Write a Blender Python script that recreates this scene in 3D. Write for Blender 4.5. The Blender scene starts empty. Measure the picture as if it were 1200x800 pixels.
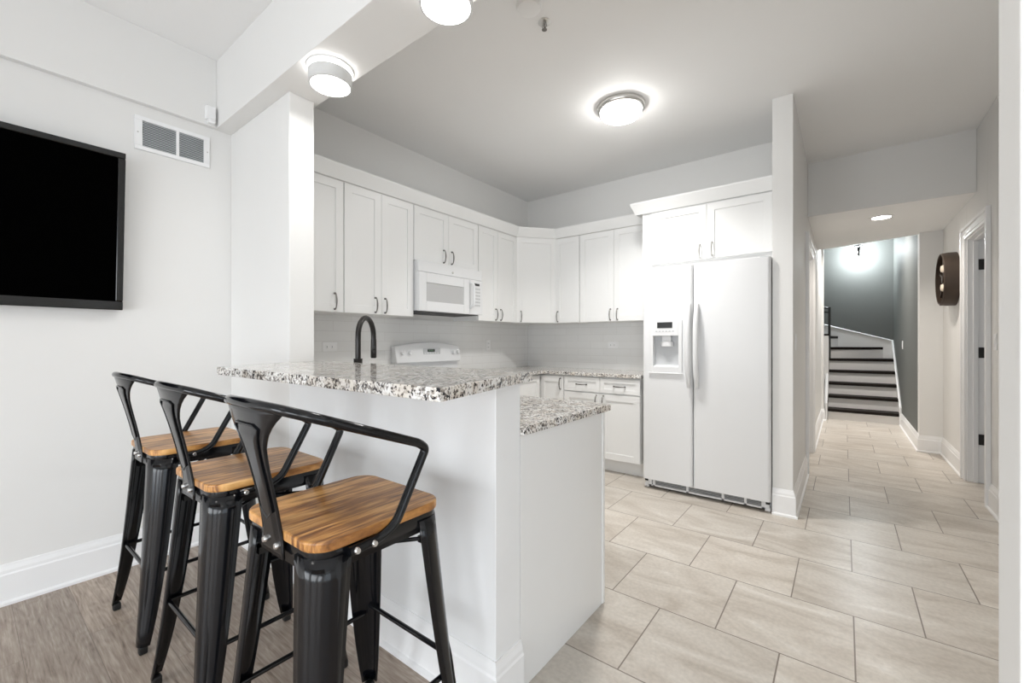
import bpy, bmesh, math, random
from mathutils import Vector, Matrix
PI = math.pi
C = bpy.context.scene.collection
S = bpy.context.scene
R = math.radians

# ------------------------------------------------------------------ camera
cd = bpy.data.cameras.new('camera'); cam = bpy.data.objects.new('camera', cd); C.objects.link(cam)
F_PX = 502.93
cd.sensor_width = 36.0; cd.lens = 36.0 * F_PX / 1200.0
cd.shift_y = 0.7 / 1200.0
cd.clip_start = 0.02
cam.location = (0, 0, 1.2)
cam.rotation_euler = (PI / 2, 0, math.atan2(389.04, F_PX))
S.camera = cam

# ------------------------------------------------------------------ world, exposure, large lights
S.view_settings.view_transform = 'Standard'
S.view_settings.look = 'None'
S.view_settings.gamma = 1.0
S.view_settings.use_curve_mapping = False
S.view_settings.exposure = 0.36
w = bpy.data.worlds.new('sky'); S.world = w; w.use_nodes = True
w.node_tree.nodes['Background'].inputs[0].default_value = (0.80, 0.90, 1.0, 1)
w.node_tree.nodes['Background'].inputs[1].default_value = 2.0


def area(name, loc, rot, sx, sy, power, col, shape='RECTANGLE'):
    l = bpy.data.lights.new(name, 'AREA'); l.shape = shape; l.size = sx
    if shape == 'RECTANGLE': l.size_y = sy
    l.energy = power; l.color = col
    o = bpy.data.objects.new(name, l); C.objects.link(o); o.location = loc; o.rotation_euler = rot
    return o


DAY = (0.95, 0.975, 1.0)
WARM = (1.0, 0.93, 0.84)
# daylight coming in through the windows of the living room behind the camera
for i, x in enumerate((-1.9, 0.2, 2.3)):
    area('window_daylight', (x, -3.44, 0.95), (PI / 2 - R(45), 0, 0), 1.6, 1.8, 44, DAY)
area('window_daylight', (3.44, -1.4, 1.05), (PI / 2, 0, PI / 2), 2.2, 2.0, 3, DAY)
# the living room's own ceiling lamps
area('living_lamp', (-1.2, -1.2, 2.86), (0, 0, 0), 0.35, 0.35, 2, (1, 0.97, 0.93), 'DISK')
area('living_lamp', (1.4, -1.6, 2.86), (0, 0, 0), 0.35, 0.35, 2, (1, 0.97, 0.93), 'DISK')

# ------------------------------------------------------------------ materials


def new_mat(name):
    m = bpy.data.materials.new(name); m.use_nodes = True
    nt = m.node_tree
    return m, nt, nt.nodes['Principled BSDF']


def mat(name, col, rough=0.5, metal=0.0, noise=0.0, nscale=8.0, bump=0.0, bscale=200.0, emit=0.0, ecol=None, coat=0.0, spec=None):
    m, nt, p = new_mat(name)
    p.inputs['Base Color'].default_value = (*col, 1)
    p.inputs['Roughness'].default_value = rough
    p.inputs['Metallic'].default_value = metal
    if spec is not None: p.inputs['Specular IOR Level'].default_value = spec
    if coat: p.inputs['Coat Weight'].default_value = coat
    tc = nt.nodes.new('ShaderNodeTexCoord')
    n = nt.nodes.new('ShaderNodeTexNoise'); n.inputs['Scale'].default_value = nscale
    n.inputs['Detail'].default_value = 5
    nt.links.new(tc.outputs['Object'], n.inputs['Vector'])
    mx = nt.nodes.new('ShaderNodeMix'); mx.data_type = 'RGBA'
    k = 1 - noise
    mx.inputs[6].default_value = (col[0] * k, col[1] * k, col[2] * k, 1)
    mx.inputs[7].default_value = (min(1, col[0] * (1 + noise)), min(1, col[1] * (1 + noise)), min(1, col[2] * (1 + noise)), 1)
    nt.links.new(n.outputs['Fac'], mx.inputs[0]); nt.links.new(mx.outputs[2], p.inputs['Base Color'])
    if bump:
        b = nt.nodes.new('ShaderNodeBump'); b.inputs['Strength'].default_value = bump; b.inputs['Distance'].default_value = 0.002
        n2 = nt.nodes.new('ShaderNodeTexNoise'); n2.inputs['Scale'].default_value = bscale
        nt.links.new(tc.outputs['Object'], n2.inputs['Vector'])
        nt.links.new(n2.outputs['Fac'], b.inputs['Height']); nt.links.new(b.outputs['Normal'], p.inputs['Normal'])
    if emit:
        p.inputs['Emission Color'].default_value = (*(ecol or col), 1); p.inputs['Emission Strength'].default_value = emit
    return m


def ramp(nt, stops, interp='LINEAR'):
    r = nt.nodes.new('ShaderNodeValToRGB'); cr = r.color_ramp; cr.interpolation = interp
    while len(cr.elements) < len(stops): cr.elements.new(0.5)
    for e, (pos, col) in zip(cr.elements, stops):
        e.position = pos; e.color = (*col, 1) if len(col) == 3 else col
    return r


def mapping(nt, src, loc=(0, 0, 0), scale=(1, 1, 1), rot=(0, 0, 0)):
    mp = nt.nodes.new('ShaderNodeMapping')
    mp.inputs['Location'].default_value = loc; mp.inputs['Scale'].default_value = scale; mp.inputs['Rotation'].default_value = rot
    nt.links.new(src, mp.inputs['Vector']); return mp


def mixc(nt, fac, a, b, mode='MIX'):
    mx = nt.nodes.new('ShaderNodeMix'); mx.data_type = 'RGBA'; mx.blend_type = mode
    for sock, v in ((0, fac), (6, a), (7, b)):
        if isinstance(v, (int, float)): mx.inputs[sock].default_value = v
        elif isinstance(v, tuple): mx.inputs[sock].default_value = (*v, 1)
        else: nt.links.new(v, mx.inputs[sock])
    return mx.outputs[2]


def granite():
    m, nt, p = new_mat('granite'); tc = nt.nodes.new('ShaderNodeTexCoord'); L = nt.links
    mp = mapping(nt, tc.outputs['Object'])
    n0 = nt.nodes.new('ShaderNodeTexNoise'); n0.inputs['Scale'].default_value = 22; n0.inputs['Detail'].default_value = 3
    L.new(mp.outputs[0], n0.inputs['Vector'])
    add = nt.nodes.new('ShaderNodeMixRGB'); add.blend_type = 'ADD'; add.inputs[0].default_value = 0.035
    L.new(mp.outputs[0], add.inputs[1]); L.new(n0.outputs['Color'], add.inputs[2])
    v = nt.nodes.new('ShaderNodeTexVoronoi'); v.inputs['Scale'].default_value = 165
    L.new(add.outputs[0], v.inputs['Vector'])
    sep = nt.nodes.new('ShaderNodeSeparateColor'); L.new(v.outputs['Color'], sep.inputs[0])
    n1 = nt.nodes.new('ShaderNodeTexNoise'); n1.inputs['Scale'].default_value = 45; n1.inputs['Detail'].default_value = 5
    L.new(mp.outputs[0], n1.inputs['Vector'])
    ad = nt.nodes.new('ShaderNodeMath'); ad.operation = 'MULTIPLY_ADD'; ad.inputs[1].default_value = 0.42
    L.new(sep.outputs[0], ad.inputs[0])
    m2 = nt.nodes.new('ShaderNodeMath'); m2.operation = 'MULTIPLY'; m2.inputs[1].default_value = 0.75
    L.new(n1.outputs['Fac'], m2.inputs[0]); L.new(m2.outputs[0], ad.inputs[2])
    r = ramp(nt, [(0.0, (0.015, 0.016, 0.02)), (0.41, (0.04, 0.04, 0.045)), (0.46, (0.20, 0.18, 0.165)), (0.53, (0.46, 0.42, 0.38)),
                  (0.585, (0.74, 0.72, 0.69)), (0.70, (0.87, 0.86, 0.84)), (1.0, (0.93, 0.93, 0.92))])
    L.new(ad.outputs[0], r.inputs[0])
    # warm brownish clouds
    n3 = nt.nodes.new('ShaderNodeTexNoise'); n3.inputs['Scale'].default_value = 14; n3.inputs['Detail'].default_value = 4
    L.new(mp.outputs[0], n3.inputs['Vector'])
    r3 = ramp(nt, [(0.42, (1, 1, 1)), (0.62, (0.84, 0.78, 0.71))]); L.new(n3.outputs['Fac'], r3.inputs[0])
    L.new(mixc(nt, 0.8, r.outputs[0], r3.outputs[0], 'MULTIPLY'), p.inputs['Base Color'])
    p.inputs['Roughness'].default_value = 0.10
    return m


def tile_floor():
    m, nt, p = new_mat('floor_tile'); tc = nt.nodes.new('ShaderNodeTexCoord'); L = nt.links
    P = 0.4600
    mp = mapping(nt, tc.outputs['Object'], loc=(0.197 + 20 * P, -1.942 + 20 * P, 0))
    b = nt.nodes.new('ShaderNodeTexBrick'); b.offset = 0.5; b.offset_frequency = 2; b.squash = 1.0
    b.inputs['Scale'].default_value = 1.0; b.inputs['Brick Width'].default_value = P; b.inputs['Row Height'].default_value = P
    b.inputs['Mortar Size'].default_value = 0.0028; b.inputs['Mortar Smooth'].default_value = 0.1
    b.inputs['Color1'].default_value = (0, 0, 0, 1); b.inputs['Color2'].default_value = (1, 1, 1, 1)
    b.inputs['Mortar'].default_value = (0, 0, 0, 1)
    L.new(mp.outputs[0], b.inputs['Vector'])
    # veins: stretched, warped noise, shifted per tile
    sc = nt.nodes.new('ShaderNodeVectorMath'); sc.operation = 'SCALE'; sc.inputs['Scale'].default_value = 7.0
    L.new(b.outputs['Color'], sc.inputs[0])
    av = nt.nodes.new('ShaderNodeVectorMath'); av.operation = 'ADD'
    L.new(tc.outputs['Object'], av.inputs[0]); L.new(sc.outputs[0], av.inputs[1])
    st = mapping(nt, av.outputs[0], scale=(1.6, 4.2, 1), rot=(0, 0, 0.35))
    n = nt.nodes.new('ShaderNodeTexNoise'); n.inputs['Scale'].default_value = 1.3; n.inputs['Detail'].default_value = 8
    n.inputs['Roughness'].default_value = 0.55; n.inputs['Distortion'].default_value = 1.3
    L.new(st.outputs[0], n.inputs['Vector'])
    r = ramp(nt, [(0.28, (0.43, 0.375, 0.315)), (0.46, (0.555, 0.505, 0.445)), (0.60, (0.615, 0.57, 0.51)), (0.74, (0.71, 0.675, 0.625))])
    L.new(n.outputs['Fac'], r.inputs[0])
    n2 = nt.nodes.new('ShaderNodeTexNoise'); n2.inputs['Scale'].default_value = 60; n2.inputs['Detail'].default_value = 4
    L.new(tc.outputs['Object'], n2.inputs['Vector'])
    r2 = ramp(nt, [(0.3, (0.90, 0.90, 0.90)), (0.7, (1.06, 1.06, 1.06))]); L.new(n2.outputs['Fac'], r2.inputs[0])
    c = mixc(nt, 1.0, r.outputs[0], r2.outputs[0], 'MULTIPLY')
    tint = ramp(nt, [(0.0, (0.93, 0.93, 0.93)), (1.0, (1.04, 1.03, 1.02))]); L.new(b.outputs['Color'], tint.inputs[0])
    c = mixc(nt, 1.0, c, tint.outputs[0], 'MULTIPLY')
    c = mixc(nt, b.outputs['Fac'], c, (0.20, 0.165, 0.135))
    L.new(c, p.inputs['Base Color'])
    p.inputs['Roughness'].default_value = 0.30
    bp = nt.nodes.new('ShaderNodeBump'); bp.inputs['Strength'].default_value = 0.35; bp.inputs['Distance'].default_value = 0.002; bp.invert = True
    L.new(b.outputs['Fac'], bp.inputs['Height']); L.new(bp.outputs['Normal'], p.inputs['Normal'])
    return m


def plank_floor():
    m, nt, p = new_mat('plank_floor'); tc = nt.nodes.new('ShaderNodeTexCoord'); L = nt.links
    mp = mapping(nt, tc.outputs['Object'], loc=(20.3, 20.05, 0), rot=(0, 0, 0))
    b = nt.nodes.new('ShaderNodeTexBrick'); b.offset = 0.37; b.offset_frequency = 2
    b.inputs['Scale'].default_value = 1.0; b.inputs['Brick Width'].default_value = 1.22; b.inputs['Row Height'].default_value = 0.182
    b.inputs['Mortar Size'].default_value = 0.0008; b.inputs['Mortar Smooth'].default_value = 0.2
    b.inputs['Color1'].default_value = (0, 0, 0, 1); b.inputs['Color2'].default_value = (1, 1, 1, 1); b.inputs['Mortar'].default_value = (.5, .5, .5, 1)
    L.new(mp.outputs[0], b.inputs['Vector'])
    sc = nt.nodes.new('ShaderNodeVectorMath'); sc.operation = 'SCALE'; sc.inputs['Scale'].default_value = 9.0
    L.new(b.outputs['Color'], sc.inputs[0])
    av = nt.nodes.new('ShaderNodeVectorMath'); av.operation = 'ADD'
    L.new(tc.outputs['Object'], av.inputs[0]); L.new(sc.outputs[0], av.inputs[1])
    st = mapping(nt, av.outputs[0], scale=(1.3, 6.0, 1)); st2 = mapping(nt, av.outputs[0], scale=(2.0, 34.0, 1))
    n0 = nt.nodes.new('ShaderNodeTexNoise'); n0.inputs['Scale'].default_value = 1.5; n0.inputs['Detail'].default_value = 2
    L.new(st.outputs[0], n0.inputs['Vector'])
    mu = nt.nodes.new('ShaderNodeMath'); mu.operation = 'MULTIPLY'; mu.inputs[1].default_value = 90.0; L.new(n0.outputs['Fac'], mu.inputs[0])
    si = nt.nodes.new('ShaderNodeMath'); si.operation = 'SINE'; L.new(mu.outputs[0], si.inputs[0])
    n = nt.nodes.new('ShaderNodeTexNoise'); n.inputs['Scale'].default_value = 2.5; n.inputs['Detail'].default_value = 6; n.inputs['Roughness'].default_value = 0.7
    L.new(st2.outputs[0], n.inputs['Vector'])
    ma = nt.nodes.new('ShaderNodeMath'); ma.operation = 'MULTIPLY_ADD'; ma.inputs[1].default_value = 0.038
    L.new(si.outputs[0], ma.inputs[0]); L.new(n.outputs['Fac'], ma.inputs[2])
    r = ramp(nt, [(0.28, (0.17, 0.125, 0.095)), (0.42, (0.32, 0.255, 0.205)), (0.54, (0.40, 0.33, 0.27)), (0.70, (0.52, 0.45, 0.385))])
    L.new(ma.outputs[0], r.inputs[0])
    tint = ramp(nt, [(0.0, (0.84, 0.84, 0.85)), (1.0, (1.12, 1.10, 1.08))]); L.new(b.outputs['Color'], tint.inputs[0])
    c = mixc(nt, 1.0, r.outputs[0], tint.outputs[0], 'MULTIPLY')
    c = mixc(nt, b.outputs['Fac'], c, (0.16, 0.125, 0.10))
    L.new(c, p.inputs['Base Color']); p.inputs['Roughness'].default_value = 0.42
    return m


def seat_wood():
    m, nt, p = new_mat('seat_wood'); tc = nt.nodes.new('ShaderNodeTexCoord'); L = nt.links
    mp = mapping(nt, tc.outputs['Object'], loc=(3, 3, 0))
    b = nt.nodes.new('ShaderNodeTexBrick'); b.offset = 0.4
    b.inputs['Scale'].default_value = 1.0; b.inputs['Brick Width'].default_value = 2.0; b.inputs['Row Height'].default_value = 0.062
    b.inputs['Mortar Size'].default_value = 0.0006
    b.inputs['Color1'].default_value = (0, 0, 0, 1); b.inputs['Color2'].default_value = (1, 1, 1, 1); b.inputs['Mortar'].default_value = (.5, .5, .5, 1)
    rt = mapping(nt, mp.outputs[0], rot=(0, 0, PI / 2)); L.new(rt.outputs[0], b.inputs['Vector'])
    oi = nt.nodes.new('ShaderNodeObjectInfo')
    sc = nt.nodes.new('ShaderNodeVectorMath'); sc.operation = 'SCALE'; sc.inputs['Scale'].default_value = 4.0
    L.new(b.outputs['Color'], sc.inputs[0])
    av = nt.nodes.new('ShaderNodeVectorMath'); av.operation = 'ADD'
    L.new(tc.outputs['Object'], av.inputs[0]); L.new(sc.outputs[0], av.inputs[1])
    av2 = nt.nodes.new('ShaderNodeVectorMath'); av2.operation = 'ADD'
    L.new(av.outputs[0], av2.inputs[0]); L.new(oi.outputs['Random'], av2.inputs[1])
    st = mapping(nt, av2.outputs[0], scale=(22.0, 2.4, 6))
    n0 = nt.nodes.new('ShaderNodeTexNoise'); n0.inputs['Scale'].default_value = 1.0; n0.inputs['Detail'].default_value = 3; n0.inputs['Distortion'].default_value = 0.6
    L.new(st.outputs[0], n0.inputs['Vector'])
    mu = nt.nodes.new('ShaderNodeMath'); mu.operation = 'MULTIPLY'; mu.inputs[1].default_value = 20.0; L.new(n0.outputs['Fac'], mu.inputs[0])
    si = nt.nodes.new('ShaderNodeMath'); si.operation = 'SINE'; L.new(mu.outputs[0], si.inputs[0])
    n = nt.nodes.new('ShaderNodeTexNoise'); n.inputs['Scale'].default_value = 3; n.inputs['Detail'].default_value = 9; n.inputs['Roughness'].default_value = 0.6
    L.new(st.outputs[0], n.inputs['Vector'])
    ma = nt.nodes.new('ShaderNodeMath'); ma.operation = 'MULTIPLY_ADD'; ma.inputs[1].default_value = 0.085
    L.new(si.outputs[0], ma.inputs[0]); L.new(n.outputs['Fac'], ma.inputs[2])
    r = ramp(nt, [(0.25, (0.12, 0.045, 0.014)), (0.40, (0.33, 0.14, 0.038)), (0.53, (0.58, 0.285, 0.085)), (0.72, (0.80, 0.47, 0.18))])
    L.new(ma.outputs[0], r.inputs[0])
    tint = ramp(nt, [(0.0, (0.82, 0.80, 0.78)), (1.0, (1.1, 1.1, 1.1))]); L.new(b.outputs['Color'], tint.inputs[0])
    c = mixc(nt, 1.0, r.outputs[0], tint.outputs[0], 'MULTIPLY')
    L.new(c, p.inputs['Base Color']); p.inputs['Roughness'].default_value = 0.33
    return m


def subway():
    m, nt, p = new_mat('subway_tile'); tc = nt.nodes.new('ShaderNodeTexCoord'); L = nt.links
    sp = nt.nodes.new('ShaderNodeSeparateXYZ'); L.new(tc.outputs['Object'], sp.inputs[0])
    ad = nt.nodes.new('ShaderNodeMath'); L.new(sp.outputs[0], ad.inputs[0]); L.new(sp.outputs[1], ad.inputs[1])
    cb = nt.nodes.new('ShaderNodeCombineXYZ'); L.new(ad.outputs[0], cb.inputs[0]); L.new(sp.outputs[2], cb.inputs[1])
    mp = mapping(nt, cb.outputs[0], loc=(10, 1.006 - 0.912, 0))
    b = nt.nodes.new('ShaderNodeTexBrick'); b.offset = 0.5
    b.inputs['Scale'].default_value = 1.0; b.inputs['Brick Width'].default_value = 0.305; b.inputs['Row Height'].default_value = 0.0765
    b.inputs['Mortar Size'].default_value = 0.0012; b.inputs['Mortar Smooth'].default_value = 0.3
    b.inputs['Color1'].default_value = (0.87, 0.87, 0.86, 1); b.inputs['Color2'].default_value = (0.835, 0.835, 0.825, 1); b.inputs['Mortar'].default_value = (0.70, 0.69, 0.67, 1)
    L.new(mp.outputs[0], b.inputs['Vector']); L.new(b.outputs['Color'], p.inputs['Base Color'])
    p.inputs['Roughness'].default_value = 0.12
    bp = nt.nodes.new('ShaderNodeBump'); bp.inputs['Strength'].default_value = 0.3; bp.inputs['Distance'].default_value = 0.002; bp.invert = True
    L.new(b.outputs['Fac'], bp.inputs['Height']); L.new(bp.outputs['Normal'], p.inputs['Normal'])
    return m


M = {}
M['wall'] = mat('wall_paint', (0.825, 0.818, 0.80), 0.6, noise=0.012, nscale=3, bump=0.08, bscale=300)
M['ceil'] = mat('ceiling_paint', (0.92, 0.918, 0.91), 0.7, noise=0.01, nscale=3)
M['stairwall'] = mat('stairwell_paint', (0.135, 0.142, 0.135), 0.6, noise=0.02, nscale=3)
M['halfwall'] = mat('wall_paint_lightened', (0.875, 0.88, 0.88), 0.45, noise=0.035, nscale=7)  # same wall paint, lightened to offset the shade under the bar top
M['trim'] = mat('white_trim', (0.91, 0.91, 0.91), 0.35, noise=0.01)
M['cab'] = mat('cabinet_white', (0.86, 0.86, 0.85), 0.32, noise=0.008)
M['gap'] = mat('cabinet_gap', (0.25, 0.25, 0.25), 0.7)
M['appl'] = mat('appliance_white', (0.79, 0.795, 0.80), 0.42, noise=0.005)
M['applgrey'] = mat('appliance_grey', (0.55, 0.56, 0.57), 0.35)
M['glassgrey'] = mat('microwave_window', (0.52, 0.52, 0.52), 0.2)
M['nickel'] = mat('brushed_nickel', (0.62, 0.61, 0.59), 0.3, metal=1.0, noise=0.05)
M['pewter'] = mat('dark_pewter', (0.22, 0.21, 0.20), 0.32, metal=1.0, noise=0.05)
M['steel'] = mat('zinc_bolt', (0.75, 0.75, 0.75), 0.25, metal=1.0)
M['black'] = mat('black_enamel', (0.004, 0.0045, 0.006), 0.15, spec=0.42, noise=0.2, nscale=30)
M['rubber'] = mat('black_rubber', (0.006, 0.006, 0.006), 0.45)
M['bronze'] = mat('oil_bronze', (0.030, 0.028, 0.027), 0.32, metal=0.6, noise=0.2)
M['dark'] = mat('dark_plastic', (0.02, 0.02, 0.02), 0.35)
M['shade'] = mat('deep_slot', (0.10, 0.10, 0.10), 0.8)
M['screen'] = mat('screen_black', (0.0008, 0.0008, 0.0008), 0.6, spec=0.0)
M['tvframe'] = mat('tv_bezel', (0.006, 0.006, 0.006), 0.12, spec=0.5)
M['tread'] = mat('espresso_tread', (0.014, 0.010, 0.008), 0.6, spec=0.15, noise=0.2, nscale=20)
M['riser'] = mat('riser_white', (0.80, 0.78, 0.76), 0.5)
M['iron'] = mat('wrought_iron', (0.015, 0.014, 0.013), 0.45)
M['rust'] = mat('aged_brown_metal', (0.055, 0.038, 0.028), 0.5, metal=0.3, noise=0.35, nscale=14)
M['lampglow'] = mat('lamp_diffuser', (1, 1, 1), 0.4, emit=9.0, ecol=(1.0, 0.985, 0.96))
M['domeglow'] = mat('dome_diffuser', (1, 1, 1), 0.4, emit=23.0, ecol=(1.0, 0.985, 0.96))
M['lampside'] = mat('lamp_side_glass', (0.66, 0.66, 0.65), 0.5, emit=0.02, ecol=(1, 1, 1))
M['canglow'] = mat('can_glow', (1, 1, 1), 0.4, emit=20.0, ecol=(1.0, 0.95, 0.88))
M['bulb'] = mat('stair_bulb', (1, 1, 1), 0.4, emit=12.0, ecol=(0.93, 0.98, 1.0))
M['bulbglass'] = mat('cream_bulb', (0.80, 0.70, 0.58), 0.15, emit=0.08, ecol=(1.0, 0.8, 0.6))
M['slat'] = mat('vent_slat', (0.66, 0.68, 0.69), 0.5)
M['ventback'] = mat('vent_back', (0.16, 0.18, 0.18), 0.8)
M['lcd'] = mat('lcd_digits', (0.12, 0.20, 0.13), 0.4, emit=0.01, ecol=(0.4, 0.9, 0.5))
M['granite'] = granite(); M['tile'] = tile_floor(); M['plank'] = plank_floor(); M['seat'] = seat_wood(); M['subway'] = subway()

# ------------------------------------------------------------------ helpers


class MB:
    def __init__(s): s.bm = bmesh.new()

    def box(s, x0, x1, y0, y1, z0, z1):
        v = [s.bm.verts.new((x, y, z)) for x in (x0, x1) for y in (y0, y1) for z in (z0, z1)]
        for f in ((0, 1, 3, 2), (4, 6, 7, 5), (0, 4, 5, 1), (2, 3, 7, 6), (0, 2, 6, 4), (1, 5, 7, 3)):
            s.bm.faces.new([v[i] for i in f])
        return s

    def prism(s, poly, z0, z1):
        a = [s.bm.verts.new((x, y, z0)) for x, y in poly]; b = [s.bm.verts.new((x, y, z1)) for x, y in poly]
        n = len(poly); s.bm.faces.new(a[::-1]); s.bm.faces.new(b)
        for i in range(n): s.bm.faces.new((a[i], a[(i + 1) % n], b[(i + 1) % n], b[i]))
        return s

    def sweep(s, prof, path, closed=False):
        """sweep a profile (across, up) along a flat path of (x,y) points; across points to the right of travel"""
        n = len(path); rings = []
        for i, p in enumerate(path):
            p = Vector(p)
            d0 = (p - Vector(path[i - 1])).normalized() if i > 0 or closed else None
            d1 = (Vector(path[(i + 1) % n]) - p).normalized() if i < n - 1 or closed else None
            if d0 is None: d0 = d1
            if d1 is None: d1 = d0
            n0 = Vector((d0.y, -d0.x)); n1 = Vector((d1.y, -d1.x)); nn = (n0 + n1)
            nn = nn.normalized() / max(0.2, nn.normalized().dot(n0))
            rings.append([s.bm.verts.new((p.x + nn.x * a, p.y + nn.y * a, z)) for a, z in prof])
        m = len(prof)
        for i in range(n if closed else n - 1):
            A, B = rings[i], rings[(i + 1) % n]
            for j in range(m): s.bm.faces.new((A[j], A[(j + 1) % m], B[(j + 1) % m], B[j]))
        if not closed: s.bm.faces.new(rings[0][::-1]); s.bm.faces.new(rings[-1])
        return s

    def tube(s, pts, r, seg=10, caps=True):
        pts = [Vector(p) for p in pts]; n = len(pts); rs = r if isinstance(r, (list, tuple)) else [r] * n
        t = (pts[1] - pts[0]).normalized(); up = Vector((0, 0, 1)) if abs(t.z) < .9 else Vector((1, 0, 0))
        u = t.cross(up).normalized(); rings = []
        for i, p in enumerate(pts):
            a = pts[max(i - 1, 0)]; b = pts[min(i + 1, n - 1)]; t = (b - a).normalized()
            u = (u - t * u.dot(t)).normalized(); v = t.cross(u)
            rings.append([s.bm.verts.new(p + (u * math.cos(2 * PI * k / seg) + v * math.sin(2 * PI * k / seg)) * rs[i]) for k in range(seg)])
        for i in range(n - 1):
            for k in range(seg): s.bm.faces.new((rings[i][k], rings[i][(k + 1) % seg], rings[i + 1][(k + 1) % seg], rings[i + 1][k]))
        if caps: s.bm.faces.new(rings[0][::-1]); s.bm.faces.new(rings[-1])
        return s

    def lathe(s, prof, c=(0, 0, 0), axis='z', seg=40):
        """prof = [(r, h)...] turned about the axis through c"""
        rings = []
        for r, h in prof:
            ring = []
            for k in range(seg if r > 1e-6 else 1):
                a = 2 * PI * k / seg; x, y = r * math.cos(a), r * math.sin(a)
                p = {'z': (x, y, h), 'x': (h, x, y), 'y': (y, h, x)}[axis]
                ring.append(s.bm.verts.new((c[0] + p[0], c[1] + p[1], c[2] + p[2])))
            rings.append(ring)
        for A, B in zip(rings, rings[1:]):
            if len(A) == 1 and len(B) == 1: continue
            for k in range(seg):
                k2 = (k + 1) % seg
                if len(A) == 1: s.bm.faces.new((A[0], B[k2], B[k]))
                elif len(B) == 1: s.bm.faces.new((A[k], A[k2], B[0]))
                else: s.bm.faces.new((A[k], A[k2], B[k2], B[k]))
        return s

    def build(s, name, m, parent=None, bevel=0.0, smooth=False, seg=2, solid=0.0, loc=None, rz=None):
        bmesh.ops.recalc_face_normals(s.bm, faces=s.bm.faces[:])
        me = bpy.data.meshes.new(name); s.bm.to_mesh(me); s.bm.free()
        ms = m if isinstance(m, (list, tuple)) else [m]
        for x in ms: me.materials.append(M[x] if isinstance(x, str) else x)
        o = bpy.data.objects.new(name, me); C.objects.link(o)
        if parent: o.parent = parent
        if loc: o.location = loc
        if rz is not None: o.rotation_euler.z = rz
        if solid:
            k = o.modifiers.new('solid', 'SOLIDIFY'); k.thickness = solid; k.offset = 0
        if bevel:
            k = o.modifiers.new('bevel', 'BEVEL'); k.width = bevel; k.segments = seg; k.limit_method = 'ANGLE'; k.angle_limit = R(35)
            k.harden_normals = False
        if smooth:
            for p in me.polygons: p.use_smooth = True
            me.set_sharp_from_angle(angle=R(38))
        return o


def tag(o, label, cat, group=None):
    o['label'] = label; o['category'] = cat
    if group: o['group'] = group
    return o


def thing(name, label, cat, loc=(0, 0, 0), rz=0.0, group=None):
    o = bpy.data.objects.new(name, None); C.objects.link(o); o.empty_display_size = 0.1
    o.location = loc; o.rotation_euler.z = rz
    return tag(o, label, cat, group)


def struct(o, kind='structure'): o['kind'] = kind; return o


def arc(c, r, a0, a1, n, plane='xz'):
    out = []
    for i in range(n + 1):
        a = a0 + (a1 - a0) * i / n; u, v = r * math.cos(a), r * math.sin(a)
        out.append({'xz': (c[0] + u, c[1], c[2] + v), 'xy': (c[0] + u, c[1] + v, c[2]), 'yz': (c[0], c[1] + u, c[2] + v)}[plane])
    return out


def rounded(pts, r, n=5):
    """round the corners of a 3-D polyline"""
    P = [Vector(p) for p in pts]; out = [P[0]]
    for a, b, c in zip(P, P[1:], P[2:]):
        d0 = (a - b); d1 = (c - b); rr = min(r, d0.length * .45, d1.length * .45)
        s = b + d0.normalized() * rr; e = b + d1.normalized() * rr
        for i in range(n + 1):
            t = i / n; out.append((1 - t) ** 2 * s + 2 * t * (1 - t) * b + t * t * e)
    out.append(P[-1]); return out


# ------------------------------------------------------------------ the setting
W = -3.043            # plane of the wall that carries the television and the kitchen run
CZ = 2.905            # ceiling
BY0, BY1 = 1.050, 1.182   # half wall / pillar thickness
BX = -0.878           # free end of the half wall
HX0, HX1 = -0.275, 0.84   # hall walls
KY = 4.25             # kitchen back wall

struct(MB().box(-3.3, 3.6, -3.6, BY0, -0.1, 0.0).build('floor', 'plank'))
struct(MB().box(-3.3, 3.6, BY0, 10.0, -0.1, 0.0).build('floor_tiles', 'tile'))
struct(MB().box(-3.3, 3.6, -3.6, 6.4, CZ, CZ + .3).build('ceiling', 'ceil'))
lc = MB().prism([(HX0 + .001, 5.0), (HX1 - .001, 5.0), (HX1 - .001, 6.4), (HX0 + .001, 6.4)], 2.40, CZ)
struct(lc.build('ceiling_hallway', 'ceil'))
struct(MB().prism([(HX0 + .001, 6.4), (HX1 - .001, 6.4), (HX1 - .001, 6.50), (-.20, 6.87), (HX0 + .001, 6.87)], 2.40, 3.2).build('ceiling_hallway', 'ceil'))
struct(MB().box(HX0 + .001, HX1 - .001, 4.985, 4.999, 2.40, CZ).build('wall_header', 'wall'))
struct(MB().box(-3.3, 3.6, 6.88, 10.0, 3.2, 3.3).build('ceiling_stairwell', 'ceil'))
# left wall, far kitchen wall
struct(MB().box(W - .2, W, -3.6, 10, 0, 3.3).build('wall_left', 'wall'))
struct(MB().box(W, -.395, KY, KY + .12, 0, CZ).build('wall_kitchen_back', 'wall'))
# furred soffit over the television wall, and the beam over the half wall
struct(MB().box(W, -3.008, -3.6, .963, 2.497, CZ).build('wall_soffit', 'wall', bevel=.003))
struct(MB().box(W, 3.6, .963, 1.210, 2.497, CZ).build('wall_beam', 'wall', bevel=.003))
# pillar and half wall
struct(MB().box(W, -2.268, BY0, BY1, 0, 2.497).build('wall_pillar', 'wall', bevel=.003))
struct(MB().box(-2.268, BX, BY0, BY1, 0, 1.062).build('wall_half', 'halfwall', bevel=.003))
# wall end on the right, close to the camera
struct(MB().box(.2246, 3.5, BY0, 1.172, 0, 2.497).build('wall_right_near', 'wall', bevel=.003))
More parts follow.
